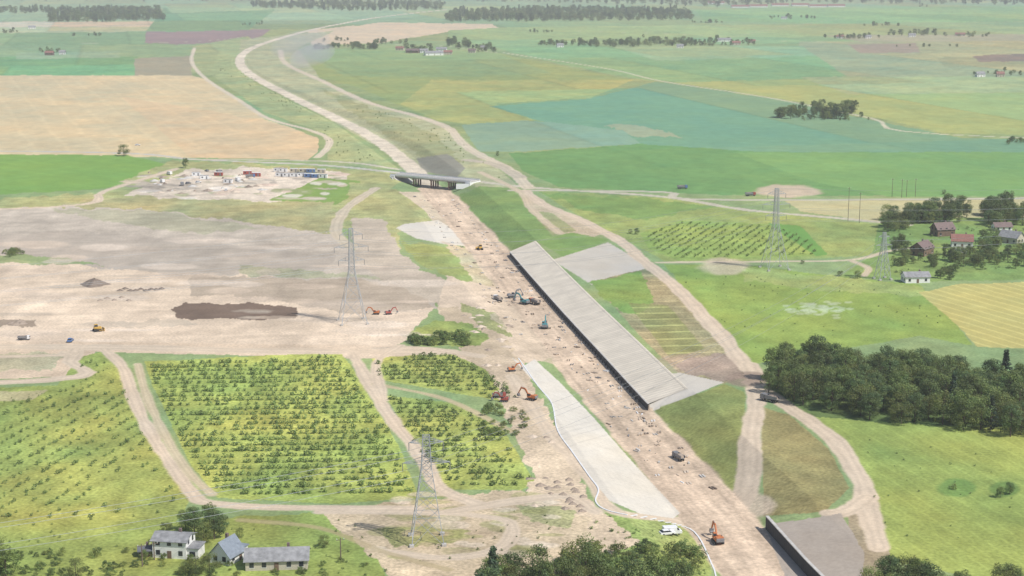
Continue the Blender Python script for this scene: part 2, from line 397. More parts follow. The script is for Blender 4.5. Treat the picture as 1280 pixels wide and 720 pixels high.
# --- roads
road([(243,60),(240,78),(258,99),(300,126),(335,148),(385,162),(409,172),(410,184),(396,197)],6,(210,197,174))
road([(0,187),(100,190),(240,199),(330,203),(410,207),(500,216)],7,(190,186,175),.03)
road([(240,199),(420,202),(500,212)],5,(200,191,172),.03)
road([(592,226),(640,232),(700,237),(830,246),(930,262),(1040,272),(1135,281)],7,(193,186,166),.03)
road([(640,238),(830,240),(930,250),(1280,243)],6,(191,185,166),.03)
road([(0,273),(60,259),(130,239),(220,211)],6)
road([(630,66),(760,86),(830,102),(960,122),(1090,148),(1180,168),(1280,187)],4.5,(198,193,166),.03)
road([(0,58),(120,54),(240,52),(300,47)],5,(180,180,150),.03,mix=.7)
road([(620,66),(560,58),(480,56),(380,62)],5,(190,186,160),.03,mix=.7)
road([(700,38),(880,44),(1000,52),(1280,60)],5,(178,180,148),.03,mix=.7)
road([(1060,22),(980,34),(905,48)],6,(178,180,148),.03,mix=.6)
road([(350,62),(358,80),(400,100),(460,128),(520,145),(560,160),(585,185),(640,214),(660,235)],9,(206,193,170))
road([(585,200),(620,206),(650,222)],10,(190,180,160))
road([(655,238),(680,256),(720,272),(770,298),(805,326),(850,364),(900,418),(936,462)],7.5)
road([(600,215),(650,240),(665,262),(700,292)],5,(200,184,158))
road([(936,455),(946,482),(940,540),(936,600),(922,632)],7)
road([(940,478),(985,508),(1045,552),(1076,600),(1086,640),(1100,685)],6.5)
road([(1085,622),(1060,638),(1040,642)],6)
ell(930,632,38,16,SAND,.9,.8)
ell(935,474,26,9,(150,132,118),.8,.8)  # forest shadow over dark gravel, painted into the ground colour
road([(822,328),(940,327),(1062,325),(1110,314),(1150,308)],4,(202,189,162))
road([(1062,325),(1085,335),(1080,345)],4,(196,182,156))
ell(905,333,32,10,(206,188,166),.7,.5);ell(865,455,55,12,(176,155,138),.5,.5)
road([(0,432),(120,434),(300,438),(480,440),(560,440)],9)
road([(0,493),(60,475),(88,452),(95,436)],6)
road([(0,455),(40,445),(80,440)],4)
road([(130,436),(155,462),(172,510),(200,560),(240,615),(260,628),(340,634),(520,636)],4.6)
road([(172,455),(185,500),(215,560),(240,595),(265,618)],3.2,(198,184,154))
road([(440,440),(462,480),(490,525),(530,575),(550,610),(600,632)],5)
road([(470,440),(520,435),(600,445)],6)
road([(470,480),(560,500),(640,540)],3,(190,176,140))
road([(500,432),(470,455),(480,500)],4)
road([(440,310),(420,290),(432,262),(470,235)],7,(198,185,162))
road([(400,640),(520,640),(600,645),(640,655),(625,685),(560,697),(485,690)],4)
road([(300,650),(400,660),(480,690),(560,712)],2.5,(176,160,124),mix=.7)
road([(560,640),(700,620),(745,640)],5)
road([(640,470),(690,545),(740,600),(770,640),(860,655),(905,712)],5)
ell(720,470,14,10,SAND,.5)
# corridor bed
idx=np.nonzero((Y<7000)&(np.abs(X)<900)&(U>-50)&(U<1330))[0]
S,Tt=st_of(X[idx],Y[idx]);Sj=Tt+n2[idx]*1.8
sb=s_of_v(235)
hw=np.where(S<sb,11.2,7.2)
bed=1-sm(-.7,.7,np.abs(Sj)-hw)
near=S<sb
lanes=fbm(Tt/1.6+.5*n2[idx],S/40,3,77)
bc=np.where(near[:,None],lin((209,187,163))[None],lin((214,201,180))[None])*(1+.22*lanes*near+.05*lanes)[:,None]
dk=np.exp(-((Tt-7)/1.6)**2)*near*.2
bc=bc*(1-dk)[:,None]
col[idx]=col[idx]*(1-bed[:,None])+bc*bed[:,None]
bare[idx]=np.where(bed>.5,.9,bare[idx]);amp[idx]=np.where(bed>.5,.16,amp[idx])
m=(Tt<-9)&(Tt>-24+6*n2[idx])&(S<s_of_v(310))&(S>s_of_v(455));w=m*.7
col[idx]=col[idx]*(1-w[:,None])+lin((206,187,163))*w[:,None]
# concrete slab areas
SL=(212,205,192)
poly([(640,447),(655,457),(668,449),(700,478),(742,522),(800,588),(850,641),(842,648),(800,642),(762,626),(737,596),(716,566),(697,538),(690,505),(672,482)],SL,.05,.06,None,1,0)
ii=np.nonzero((np.abs(col-lin(SL)).sum(1)<1e-6))[0]
S2,T2=st_of(X[ii],Y[ii]);ln=((S2%6)<.5)|((T2%5)<.22)
col[ii]*=(1-.07*ln+.06*n1[ii]+.06*fbm(S2/14,T2/3,3,12))[:,None]
poly([(800,470),(850,466),(905,478),(817,513),(808,505)],(200,193,180),.03,.02,warp=0)
poly([(955,655),(1000,650),(1052,642),(1080,690),(1078,720),(1030,720)],(172,161,149),.06,.3)
# --- texture modulation
grassy=1-bare
col*=(1+amp*1.3*n1+amp*1.3*n2)[:,None]
hue=n1*.6+fbm(PX/23,PY/30,3,55)*.6
col[:,0]*=1+.22*hue*amp/.15*grassy;col[:,2]*=1-.12*hue*grassy
an=math.radians(8)
a1=PX*math.cos(an)+PY*math.sin(an);a2=-PX*math.sin(an)+PY*math.cos(an)
strk=fbm(a1/45,a2/5,4,91)+.6*fbm(PX/6,PY/25,3,95)
col*=(1+.17*strk*bare)[:,None]
rg=fbm(PX/4,PY/6,4,61)
fade=np.clip(900/np.maximum(PY,1),0,1)
col*=(1+.9*amp*rg*grassy*fade)[:,None]
col=np.clip(col,.01,.85)*K
nv=len(X)
co=np.stack([X,Y,Z],1).astype(np.float32)
me=bpy.data.meshes.new('ground')
me.vertices.add(nv);me.vertices.foreach_set('co',co.ravel())
a=np.arange(NR*NC).reshape(NR,NC)
q=np.stack([a[:-1,:-1],a[:-1,1:],a[1:,1:],a[1:,:-1]],-1).reshape(-1,4)
me.loops.add(q.size);me.polygons.add(len(q))
me.loops.foreach_set('vertex_index',q.ravel().astype(np.int32))
me.polygons.foreach_set('loop_start',np.arange(0,q.size,4,dtype=np.int32))
try: me.polygons.foreach_set('loop_total',np.full(len(q),4,np.int32))
except Exception: pass
me.update()
at=me.attributes.new('land','FLOAT_COLOR','POINT')
at.data.foreach_set('color',np.concatenate([col,(amp[:,None]/.16)],1).astype(np.float32).ravel())
me.polygons.foreach_set('use_smooth',np.ones(len(q),bool))
ground=link(bpy.data.objects.new('ground',me))
m,N,L,b=newmat('ground_cover');me.materials.append(m)
A=N.new('ShaderNodeAttribute');A.attribute_name='land'
tc=N.new('ShaderNodeTexCoord')
def nz(sc,det,lo,hi):
    n=N.new('ShaderNodeTexNoise');n.inputs['Scale'].default_value=sc;n.inputs['Detail'].default_value=det
    L.new(tc.outputs['Object'],n.inputs['Vector'])
    r=N.new('ShaderNodeMapRange');r.inputs[1].default_value=.3;r.inputs[2].default_value=.7;r.inputs[3].default_value=lo;r.inputs[4].default_value=hi
    L.new(n.outputs['Fac'],r.inputs[0]);return n,r
na,ra=nz(.9,5,-.2,.2);nb,rb=nz(.12,6,-.1,.1)
p=N.new('ShaderNodeMath');p.operation='ADD';L.new(ra.outputs[0],p.inputs[0]);L.new(rb.outputs[0],p.inputs[1])
p2=N.new('ShaderNodeMath');p2.operation='MULTIPLY_ADD';L.new(p.outputs[0],p2.inputs[0]);L.new(A.outputs['Alpha'],p2.inputs[1]);p2.inputs[2].default_value=1
mu=N.new('ShaderNodeVectorMath');mu.operation='MULTIPLY';L.new(A.outputs['Color'],mu.inputs[0]);L.new(p2.outputs[0],mu.inputs[1])
L.new(mu.outputs[0],b.inputs['Base Color']);b.inputs['Roughness'].default_value=1;b.inputs['Specular IOR Level'].default_value=.1
# ------------------------------------------------ ribbons (slabs, walls)
def slabmat(name,c,bw=3.,bh=2.,dark=.75,ms=.09):
    m,N,L,b=newmat(name)
    uv=N.new('ShaderNodeUVMap')
    br=N.new('ShaderNodeTexBrick');br.offset=0;br.inputs['Scale'].default_value=1
    br.inputs['Brick Width'].default_value=bw;br.inputs['Row Height'].default_value=bh;br.inputs['Mortar Size'].default_value=ms
    br.inputs['Color1'].default_value=(*[x*1.05 for x in c],1);br.inputs['Color2'].default_value=(*[x*.93 for x in c],1);br.inputs['Mortar'].default_value=(*[x*dark for x in c],1)
    L.new(uv.outputs[0],br.inputs['Vector'])
    tc=N.new('ShaderNodeTexCoord');n=N.new('ShaderNodeTexNoise');n.inputs['Scale'].default_value=.12;n.inputs['Detail'].default_value=8;n.inputs['Roughness'].default_value=.65;L.new(tc.outputs['Object'],n.inputs['Vector'])
    r=N.new('ShaderNodeMapRange');r.inputs[1].default_value=.3;r.inputs[2].default_value=.7;r.inputs[3].default_value=.86;r.inputs[4].default_value=1.1;L.new(n.outputs['Fac'],r.inputs[0])
    mu=N.new('ShaderNodeVectorMath');mu.operation='MULTIPLY';L.new(br.outputs['Color'],mu.inputs[0]);L.new(r.outputs[0],mu.inputs[1])
    L.new(mu.outputs[0],b.inputs['Base Color']);b.inputs['Roughness'].default_value=.9
    return m
M['slab']=slabmat('concrete_slabs',tuple(lin((209,199,182))),2.4,15.,.74,.2)
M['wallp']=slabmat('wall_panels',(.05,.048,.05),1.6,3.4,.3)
def ribbon(name,s0,s1,prof,mat,step=4,k0=0,k1=0):
    n=max(2,int((s1-s0)/step));vs=[];uvs=[];fs=[]
    L0=[0]
    for i in range(1,len(prof)):L0.append(L0[-1]+math.hypot(prof[i][0]-prof[i-1][0],prof[i][1]-prof[i-1][1]))
    for i in range(n+1):
        f=i/n
        for j,(t,z) in enumerate(prof):
            s=s0+(s1-s0)*f+(k0*(1-f)+k1*f)*(t-prof[0][0])
            x,y=P_at(s,t);vs.append((x,y,z));uvs.append((s,L0[j]))
    w=len(prof)
    for i in range(n):
        for j in range(w-1):
            fs.append((i*w+j,i*w+j+1,(i+1)*w+j+1,(i+1)*w+j))
    me=bpy.data.meshes.new(name);me.from_pydata(vs,[],fs);uvl=me.uv_layers.new(name='UVMap')
    for l in me.loops:uvl.data[l.index].uv=uvs[l.vertex_index]
    me.materials.append(M[mat]);me.update()
    return link(bpy.data.objects.new(name,me))
ribbon('concrete_slope',SW0,SW1+4,[(WT-.1,-3.6),(WT+.3,-3.6),(WT+15.2,.14),(WT+16,-.1)],'slab',4,.25,.6)
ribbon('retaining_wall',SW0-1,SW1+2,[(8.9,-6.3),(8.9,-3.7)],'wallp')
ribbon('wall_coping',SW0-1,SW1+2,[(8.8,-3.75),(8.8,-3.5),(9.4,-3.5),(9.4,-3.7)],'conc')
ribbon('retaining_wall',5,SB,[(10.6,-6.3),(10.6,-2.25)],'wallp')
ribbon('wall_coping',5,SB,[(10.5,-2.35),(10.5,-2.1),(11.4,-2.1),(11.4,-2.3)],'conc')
def strip(name,P,w,h,mat):
    Q=crom(P,6);b=MB();pts=[]
    for u,v in Q[:,:2]:
        pts.append(Vector(gp(u,v)))
    for p,q in zip(pts[:-1],pts[1:]):
        d=(q-p);b.box((p+q)/2+Vector((0,0,h/2)),(d.length+.02,w,h),mat,rz=math.atan2(d.y,d.x))
    return b.build(name)
strip('drainage_channel',[(648,448),(672,482),(690,505),(697,538),(716,566),(737,596),(748,612),(745,628),(765,640),(830,652),(868,665),(890,705),(895,720)],.4,.2,'wpaint')
# ------------------------------------------------ bridge
def bridge():
    ax,ay=unproj(494,217,1.5);bx,by=unproj(594,226,1.5)
    c=Vector(((ax+bx)/2,(ay+by)/2,0));Lh=math.hypot(bx-ax,by-ay);rz=math.atan2(by-ay,bx-ax)
    e=empty('bridge',c,rz);W=11
    b=MB();b.box((0,0,1.15),(Lh,W,.55),'conc');
    for y in(-4,-1.5,1.5,4): b.box((0,y,.3),(Lh-1,1.0,1.1),'conc')
    b.build('deck',parent=e)
    b=MB();b.box((0,0,1.45),(Lh-.2,W-2,.06),'conc');b.build('carriageway',parent=e)
    b=MB()
    for y in(-W/2-.1,W/2+.1):
        b.box((0,y,1.45),(Lh,.4,1.1),'wpaint')
        b.box((0,y,2.6),(Lh,.08,.1),'steel');b.box((0,y,2.3),(Lh,.06,.06),'steel')
        n=int(Lh/2)
        for i in range(n+1):b.box((-Lh/2+.1+i*(Lh-.2)/n,y,2.3),(.1,.1,.7),'steel')
    b.build('parapet',parent=e)
    b=MB()
    for x in(-Lh*.22,0.0,Lh*.22):
        for y in(-4,-1.4,1.4,4):b.cyl((x,y,-6.5),(x,y,-.5),.6,'pier',10)
        b.box((x,0,-.5),(1.3,W-1,.6),'pier')
    b.build('piers',parent=e)
    b=MB()
    for sg in(-1,1):
        b.box((sg*(Lh/2-2),0,-.8),(4,W+2,3.6),'wpaint')
        b.box((sg*(Lh/2-7),0,-3.2),(8,W+4,2.2),'conc',ry=sg*-.5)
        b.box((sg*(Lh/2-4),-W/2-4,-1.6),(9,.5,3.6),'wpaint',rz=sg*.7)
    b.build('abutments',parent=e)
bridge()
# ------------------------------------------------ pylons
def pylon(name,u,v,h,bw,arms,rz=0,waist=.55,tw=.9,w=.15,portal=False):
    b=MB();x,y,z=gp(u,v)
    def hw(t): 
        return bw/2*(1-t/waist)+tw*t/waist if t<waist else tw*(1-.35*(t-waist)/(1-waist))
    lv=[0];t=0
    while t<1:
        t+=max(.035,hw(t)*1.75/h);lv.append(min(t,1))
    cor=[(-1,-1),(1,-1),(1,1),(-1,1)]
    for a,c in zip(lv[:-1],lv[1:]):
        ha,hc=hw(a),hw(c)
        for i in range(4):
            p,q=cor[i],cor[(i+1)%4]
            P=lambda k,hh,tt:(k[0]*hh,k[1]*hh,tt*h)
            b.beam(P(p,ha,a),P(p,hc,c),w*1.3,'steel')
            b.beam(P(p,ha,a),P(q,hc,c),w*.65,'steel');b.beam(P(q,ha,a),P(p,hc,c),w*.65,'steel')
            b.beam(P(p,hc,c),P(q,hc,c),w*.65,'steel')
    tips=[]
    for t,l in arms:
        hh=hw(t);zt=t*h
        for sg in(-1,1):
            tip=(sg*l,0,zt+.2);tips.append(tip)
            for yy in(-1,1):
                b.beam((sg*hh,yy*hh,zt),tip,w*.9,'steel');b.beam((sg*hh,yy*hh,zt+h*.045),tip,w*.7,'steel')
                for k in(.33,.66):
                    px=sg*(hh+(l-hh)*k);
                    b.beam((px,yy*hh*(1-k),zt+.1),(px,yy*hh*(1-k),zt+h*.045*(1-k)),w*.6,'steel')
            b.cyl((tip[0],0,tip[2]),(tip[0],0,tip[2]-2.2),.1,'grey',6)
    for c in cor:b.box((c[0]*bw/2,c[1]*bw/2,.2),(1.2,1.2,.9),'conc')
    b.build(name,(x,y,z),rz)
    R=[(x+t[0]*math.cos(rz),y+t[0]*math.sin(rz),z+t[2]-2.2) for t in tips]
    R.append((x,y,z+h));return R
pA=pylon('power_pylon',441,403,40.5,11,[(.66,5.5),(.8,7.2),(.93,4.8)],.25,tw=1.2)
pC=pylon('power_pylon',968,336,40.5,11,[(.66,5.5),(.8,7.2),(.93,4.8)],.25,tw=1.2)
pB=pylon('power_pylon',534,676,29,8.5,[(.74,6.2),(.93,4.5)],.1,waist=.7,tw=1.3)
pD=pylon('power_pylon',1103,349,23,6,[(.72,4.2),(.9,3)],.3,waist=.7,tw=.9)
def wires(PA,PB,sag):
    b=MB()
    for p,q in zip(PA,PB):
        p=Vector(p);q=Vector(q);pr=p
        for i in range(1,25):
            t=i/24;c=p.lerp(q,t);c.z-=sag*4*t*(1-t);b.cyl(pr,c,.045,'steel',3);pr=c
    b.build('power_line')
def off(PA,dx,dy):return [(p[0]+dx,p[1]+dy,p[2]) for p in PA]
wires(pA,pC,9);wires(pA,off(pA,-380,-120),9);wires(pC,off(pC,420,160),9)
wires(pB[:4],pD[:4],8);wires(pB[:4],off(pB,-300,-120)[:4],7);wires(pD[:4],off(pD,250,140)[:4],5)
for u,v,h in[(1060,276,20),(1074,279,18),(1115,246,12),(1127,247,12),(1133,246,11),(1144,246,12),(178,708,6),(426,700,6),(193,700,5)]:
    x,y,z=gp(u,v);b=MB();b.cyl((0,0,0),(0,0,h),.18,'wood',7,.12);b.box((0,0,h-.6),(2.2,.12,.12),'wood')
    for k in(-.9,0,.9):b.cyl((k,0,h-.5),(k,0,h-.15),.07,'wpaint',6)
    b.build('utility_pole',(x,y,z),.3)
# ------------------------------------------------ leaves / trees
def leaf_arrays(C,size,colr,outw=None):
    n=len(C);nr=rng.normal(size=(n,3));
    if outw is not None:nr=nr*.5+outw
    nr/=np.linalg.norm(nr,axis=1)[:,None]+1e-9
    r=rng.normal(size=(n,3));a=np.cross(nr,r);a/=np.linalg.norm(a,axis=1)[:,None]+1e-9;b=np.cross(nr,a)
    a*=size[:,None]*.5;b*=size[:,None]*.5*.75
    V4=np.stack([C-a,C-b*1.1+a*.2,C+a,C+b],1)
    return V4.reshape(-1,3),np.repeat(colr,4,0)
def leaf_mesh(name,Vv,Cc,extra=None,mat='leaf'):
    n=len(Vv);ev=np.zeros((0,3));ef=[]
    if extra: ev=np.array(extra.v);ef=extra.f
    me=bpy.data.meshes.new(name)
    faces=np.arange(n).reshape(-1,4).tolist()+[[k+n for k in f] for f in ef]
    me.from_pydata(np.concatenate([Vv,ev]).tolist(),[],faces)
    me.materials.append(M[mat]);me.materials.append(M['bark'])
    mi=np.zeros(len(faces),np.int32);mi[n//4:]=1;me.polygons.foreach_set('material_index',mi)
    at=me.attributes.new('lc','FLOAT_COLOR','POINT')
    cc=np.ones((n+len(ev),4));cc[:n,:3]=Cc;cc[n:,:3]=.08
    at.data.foreach_set('color',cc.astype(np.float32).ravel());me.update();return me
def tree_mesh(name,h,R,base=(.155,.205,.06),ncl=34,per=100,lsz=.42,conic=False,mat='leaf'):
    Cs=[];outs=[];cols=[];b=MB()
    z0=h*.14;cc=[]
    b.cyl((0,0,-.4),(0,0,h*.55),h*.02,'bark',7,h*.012);b.cyl((0,0,h*.55),(0,0,h*.82),h*.012,'bark',6,h*.004)
    for i in range(ncl):
        if conic:
            f=(i+.5)/ncl;zz=h*(.08+.9*f);rr=R*(1-f)*random.uniform(.5,1);an=i*2.4+random.random()
        else:
            f=random.random()**.85;zz=z0+(h*.9-z0)*f
            prof=math.sqrt(max(0,1-((f-.45)/.62)**2))
            rr=R*prof*random.uniform(.45,.9);an=i*2.4+random.uniform(-.5,.5)
        p=np.array([rr*math.cos(an),rr*math.sin(an),zz]);cc.append(p)
        cr=R*random.uniform(.26,.42)*(.7 if conic else 1)
        d=rng.normal(size=(per,3));d/=np.linalg.norm(d,axis=1)[:,None]
        q=p+d*(cr*rng.uniform(.6,1.05,per))[:,None]*np.array([1,1,.8])
        Cs.append(q);outs.append(d*.9+np.array([0,0,.45]))
        br=random.uniform(.75,1.25);g=random.uniform(.88,1.15)
        c=np.array(base)*br*np.array([g,1,1/g])
        cols.append(c*rng.uniform(.8,1.25,(per,1)))
        if i%3==0:
            b.cyl((0,0,max(.5,zz-h*.2)),tuple(p),h*.007,'bark',5,h*.002)
    C=np.concatenate(Cs);n=len(C)
    Vv,Cc=leaf_arrays(C,rng.uniform(.7,1.35,n)*lsz*h/14,np.concatenate(cols),np.concatenate(outs))
    return leaf_mesh(name,Vv,Cc,b,mat)
TR=[tree_mesh('tree_a',13,4.9),tree_mesh('tree_b',14,4.5,(.13,.19,.055)),tree_mesh('tree_c',11.5,4.8,(.175,.215,.06)),tree_mesh('tree_d',13,4.2,(.115,.17,.055)),tree_mesh('tree_e',10.5,4.5,(.19,.225,.065))]
CON=tree_mesh('conifer_a',15,3.2,(.10,.14,.06),34,40,.6,True,'needle')
BU=[tree_mesh('bush_a',4,2.2,(.16,.215,.06),14,44,1.2),tree_mesh('bush_b',3.4,2.0,(.18,.225,.065),14,40,1.2)]
def put(me,name,u,v,sc,parent=None,xy=None):
    if xy is None:x,y,z=gp(u,v)
    else:x,y=xy;z=0.
    o=bpy.data.objects.new(name,me);o.location=(x,y,z-.1);o.rotation_euler=(0,0,random.uniform(0,6.28))
    o.scale=(sc*random.uniform(.9,1.25),sc*random.uniform(.9,1.25),sc*random.uniform(.82,1.1))
    if parent:o.parent=parent
    link(o);return o
def forest(name,P,spacing,sc,con=.0,jit=.45,nmax=900,dy=None):
    W=[unproj(u,v,0) for u,v in P];e=empty(name);dy=dy or spacing
    xs=[w[0] for w in W];ys=[w[1] for w in W];n=0
    pts=[]
    for x in np.arange(min(xs),max(xs),spacing):
        for y in np.arange(min(ys),max(ys),dy):
            pts.append((x+random.uniform(-jit,jit)*spacing,y+random.uniform(-jit,jit)*dy))
    pa=np.array(pts);ok=inpoly(W,pa[:,0],pa[:,1]);pa=pa[ok]
    if len(pa)>nmax:
        pa=pa[np.argsort(pa[:,1]+rng.uniform(0,(max(ys)-min(ys))*.7,len(pa)))][:nmax]
    for x,y in pa:
        me=CON if random.random()<con else random.choice(TR)
        put(me,'tree',0,0,sc*random.uniform(.75,1.2),e,(x,y))
forest('forest',[(960,492),(1000,508),(1060,521),(1140,532),(1280,548),(1420,560),(1420,500),(1280,484),(1200,470),(1100,462),(985,455),(955,470)],6.2,.84,.02)
forest('forest',[(600,745),(650,728),(690,734),(735,724),(790,736),(870,752),(885,860),(580,860)],5.6,.85,.05)
forest('forest',[(1065,745),(1110,726),(1200,740),(1210,800),(1060,800)],5,.65)
forest('forest',[(1225,750),(1290,728),(1350,760),(1300,800)],5,.65)
forest('forest',[(-60,760),(-60,690),(5,700),(14,745)],6,.9)
# far forests
forest('distant_forest',[(556,28),(700,27),(868,25),(860,14),(700,12),(560,16)],10,1.35,.06,nmax=700,dy=110)
forest('distant_forest',[(62,28),(130,28),(206,26),(200,12),(60,13)],10,1.3,.06,nmax=460,dy=90)
forest('distant_forest',[(-250,20),(-50,18),(62,17),(60,10),(-250,12)],14,1.3,.06,nmax=240,dy=90)
forest('distant_forest',[(315,10),(440,14),(552,13),(560,5),(315,4)],14,1.45,.06,nmax=400,dy=150)
forest('distant_forest',[(560,2),(745,5),(905,10),(1000,4),(1400,8),(1400,-3),(560,-3)],20,1.65,.06,nmax=620,dy=300)
forest('distant_forest',[(-400,2),(315,2),(315,-4),(-400,-4)],30,1.7,.06,nmax=260,dy=300)
forest('distant_forest',[(-900,-9),(2200,-9),(2200,-14),(-900,-14)],60,2.4,.06,nmax=500)
def clump(name,u0,u1,v0,v1,n,sc,con=0.):
    e=empty(name)
    for i in range(n):
        put(CON if random.random()<con else random.choice(TR),'tree',random.uniform(u0,u1),random.uniform(v0,v1),sc*random.uniform(.6,1.2),e)
clump('tree_grove',972,1008,141,149,18,.9);clump('tree_grove',1015,1072,138,149,34,.92);clump('tree_grove',1000,1088,146,151,20,.4)
for a in[(392,410,60,62,12,.75),(410,445,57,60,18,.7),(440,470,58,62,22,.95),(505,540,58,68,18,.8),(560,590,52,62,26,1.),(585,620,58,66,20,.75),(668,720,54,57,26,.75),(722,800,54,59,50,.9),(800,900,52,58,58,.9),(780,830,47,53,18,.6),(890,945,51,57,20,.65),(1030,1100,46,49,24,.75),(1110,1175,41,45,26,.9),(1180,1240,42,47,14,.7),(1215,1280,90,95,14,.5),(50,82,64,68,12,.6),(1150,1160,8,9,3,1),(400,440,49,52,8,.6),(470,510,52,56,10,.8),(0,30,40,42,8,.7),(90,130,44,45,8,.6),(960,1020,22,24,14,.9),(1080,1130,32,33,10,.8),(640,700,40,41,8,.6),(1120,1200,58,59,10,.5),(860,905,28,29,10,.8),(300,330,30,32,6,.7)]:
    clump('tree_row',*a)
for a in[(1108,1135,275,290,16,.75),(1135,1175,268,282,22,.85),(1180,1215,262,278,18,.8),(1225,1285,268,285,28,.95),(1165,1240,318,335,20,.5),(1115,1135,295,330,16,.45),(1215,1260,320,338,18,.5),(1170,1195,340,350,10,.4),(1225,1250,300,318,12,.5),(1268,1300,305,340,16,.55),(1120,1170,325,333,14,.35),(1258,1282,176,181,8,.4)]:
    clump('garden_trees',*a)
for u,v,s in[(155,195,.95),(232,210,.6),(243,668,.6),(262,660,.6),(268,674,.75),(255,680,.55),(240,655,.45),(232,664,.5),(275,662,.4),(405,684,.4),(262,716,.6),(245,720,.45),(232,718,.4),(95,724,.6),(1003,330,.2),(796,293,.35),(788,292,.3),(1192,612,.2),(1262,618,.35),(1250,622,.28),(1050,345,.3),(1072,348,.4),(622,195,.3),(1180,243,.25),(208,666,.35),(180,700,.25),(300,672,.25)]:
    put(random.choice(TR),'tree',u,v,s)
def bushes(name,lst,sc=1.):
    e=empty(name)
    for u,v,s in lst:put(random.choice(BU),'bush',u,v,s*sc,e)
bushes('bushes',[(random.uniform(515,585),random.uniform(424,432),random.uniform(.6,1.2)) for _ in range(34)])
bushes('bushes',[(random.uniform(605,660),random.uniform(510,545),random.uniform(.35,.7)) for _ in range(36)])
bushes('bushes',[(random.uniform(5,30),random.uniform(316,323),random.uniform(.6,1.1)) for _ in range(10)])
bushes('bushes',[(random.uniform(0,280),random.uniform(690,722),random.uniform(.3,.7)) for _ in range(50)])
bushes('bushes',[(random.uniform(280,460),random.uniform(700,722),random.uniform(.2,.5)) for _ in range(20)])
bushes('bushes',[(random.uniform(700,880),random.uniform(690,722),random.uniform(.4,1.2)) for _ in range(60)])
# orchards: single meshes
def orchard(name,P,row,col_,ang,size,dens=.6,base=(.155,.215,.065),thr=-.1,jr=.06):
    W=[unproj(u,v,0) for u,v in P];c=np.mean(W,0);R=max(np.hypot(w[0]-c[0],w[1]-c[1]) for w in W)
    g1=np.arange(-R,R,col_);g2=np.arange(-R,R,row);A,B=np.meshgrid(g1,g2);A=A.ravel()+rng.normal(0,.4*col_,A.size);B=B.ravel()+rng.normal(0,jr*row,B.size)
    x=c[0]+A*math.cos(ang)-B*math.sin(ang);y=c[1]+A*math.sin(ang)+B*math.cos(ang)
    ok=inpoly(W,x,y)&(rng.random(x.size)<dens)&(fbm(x/16,y/22,3,17)>thr+rng.uniform(-.25,.25,x.size))
    x=x[ok];y=y[ok];n=len(x);z=hgt(x,y);per=30
    sz=size*rng.uniform(.5,1.3,n)
    d=rng.normal(size=(n,per,3));d/=np.linalg.norm(d,axis=2)[...,None]
    rad=rng.uniform(.4,1,(n,per,1))*sz[:,None,None]
    C=np.stack([x,y,z+sz*.65],1)[:,None,:]+d*rad*np.array([.85,.85,.75])
    cc=np.array(base)*rng.uniform(.75,1.25,(n,1,1))*rng.uniform(.8,1.25,(n,per,1))
    Vv,Cc=leaf_arrays(C.reshape(-1,3),np.repeat(sz,per)*rng.uniform(.35,.6,n*per),cc.reshape(-1,3)*np.ones((1,3)),(d*.7+np.array([0,0,.7])).reshape(-1,3))
    link(bpy.data.objects.new(name,leaf_mesh(name,Vv,Cc)))
orchard('orchard_shrubs',[(186,456),(422,446),(440,468),(496,560),(516,618),(420,624),(275,616),(244,580),(196,485)],6.,1.25,.05,1.15,.9,thr=-.4)
orchard('orchard_shrubs',[(-40,515),(80,485),(108,448),(128,446),(148,466),(170,530),(226,625),(215,645),(-40,650)],5.5,2.2,1.35,.85,.72,thr=-.2)
orchard('orchard_shrubs',[(468,450),(558,443),(622,473),(650,500),(615,498),(474,472)],5.6,1.3,.05,1.2,.9,thr=-.25)
orchard('orchard_shrubs',[(488,498),(568,508),(622,536),(664,600),(645,610),(562,608),(522,560)],5.6,1.3,.05,1.2,.9,thr=-.25)
orchard('orchard_shrubs',[(808,292),(850,278),(962,282),(1008,298),(1026,318),(850,323),(818,312)],5.,2.4,1.2,.85,.92,(.19,.26,.07),thr=-.8,jr=.09)
orchard('scattered_scrub',[(0,640),(200,650),(470,650),(490,720),(0,720)],5,4,.3,.5,.4,jr=.4)
orchard('scattered_scrub',[(740,640),(880,665),(890,720),(700,720)],3,3,.3,.7,.6,jr=.4)
orchard('scattered_scrub',[(1110,290),(1280,280),(1280,335),(1100,345)],6,5,.3,1.1,.5,jr=.4)
orchard('scattered_scrub',[(0,500),(72,482),(10,520),(0,640)],5,4,.3,.5,.4,jr=.4)
orchard('scattered_scrub',[(832,335),(940,335),(1150,360),(1190,410),(960,450),(930,455)],9,7,.3,.45,.4,jr=.4)
orchard('scattered_scrub',[(1050,545),(1280,575),(1280,700),(1120,680)],7,6,.3,.45,.4,jr=.4)
orchard('scattered_scrub',[(480,640),(720,630),(740,700),(500,710)],4,4,.3,.45,.3,jr=.4)
orchard('scattered_scrub',[(420,120),(560,165),(640,230),(600,215),(480,160)],9,8,.3,.9,.4,jr=.4)
orchard('scattered_scrub',[(270,85),(300,85),(400,150),(480,205),(420,205),(400,160)],9,8,.3,.9,.4,jr=.4)
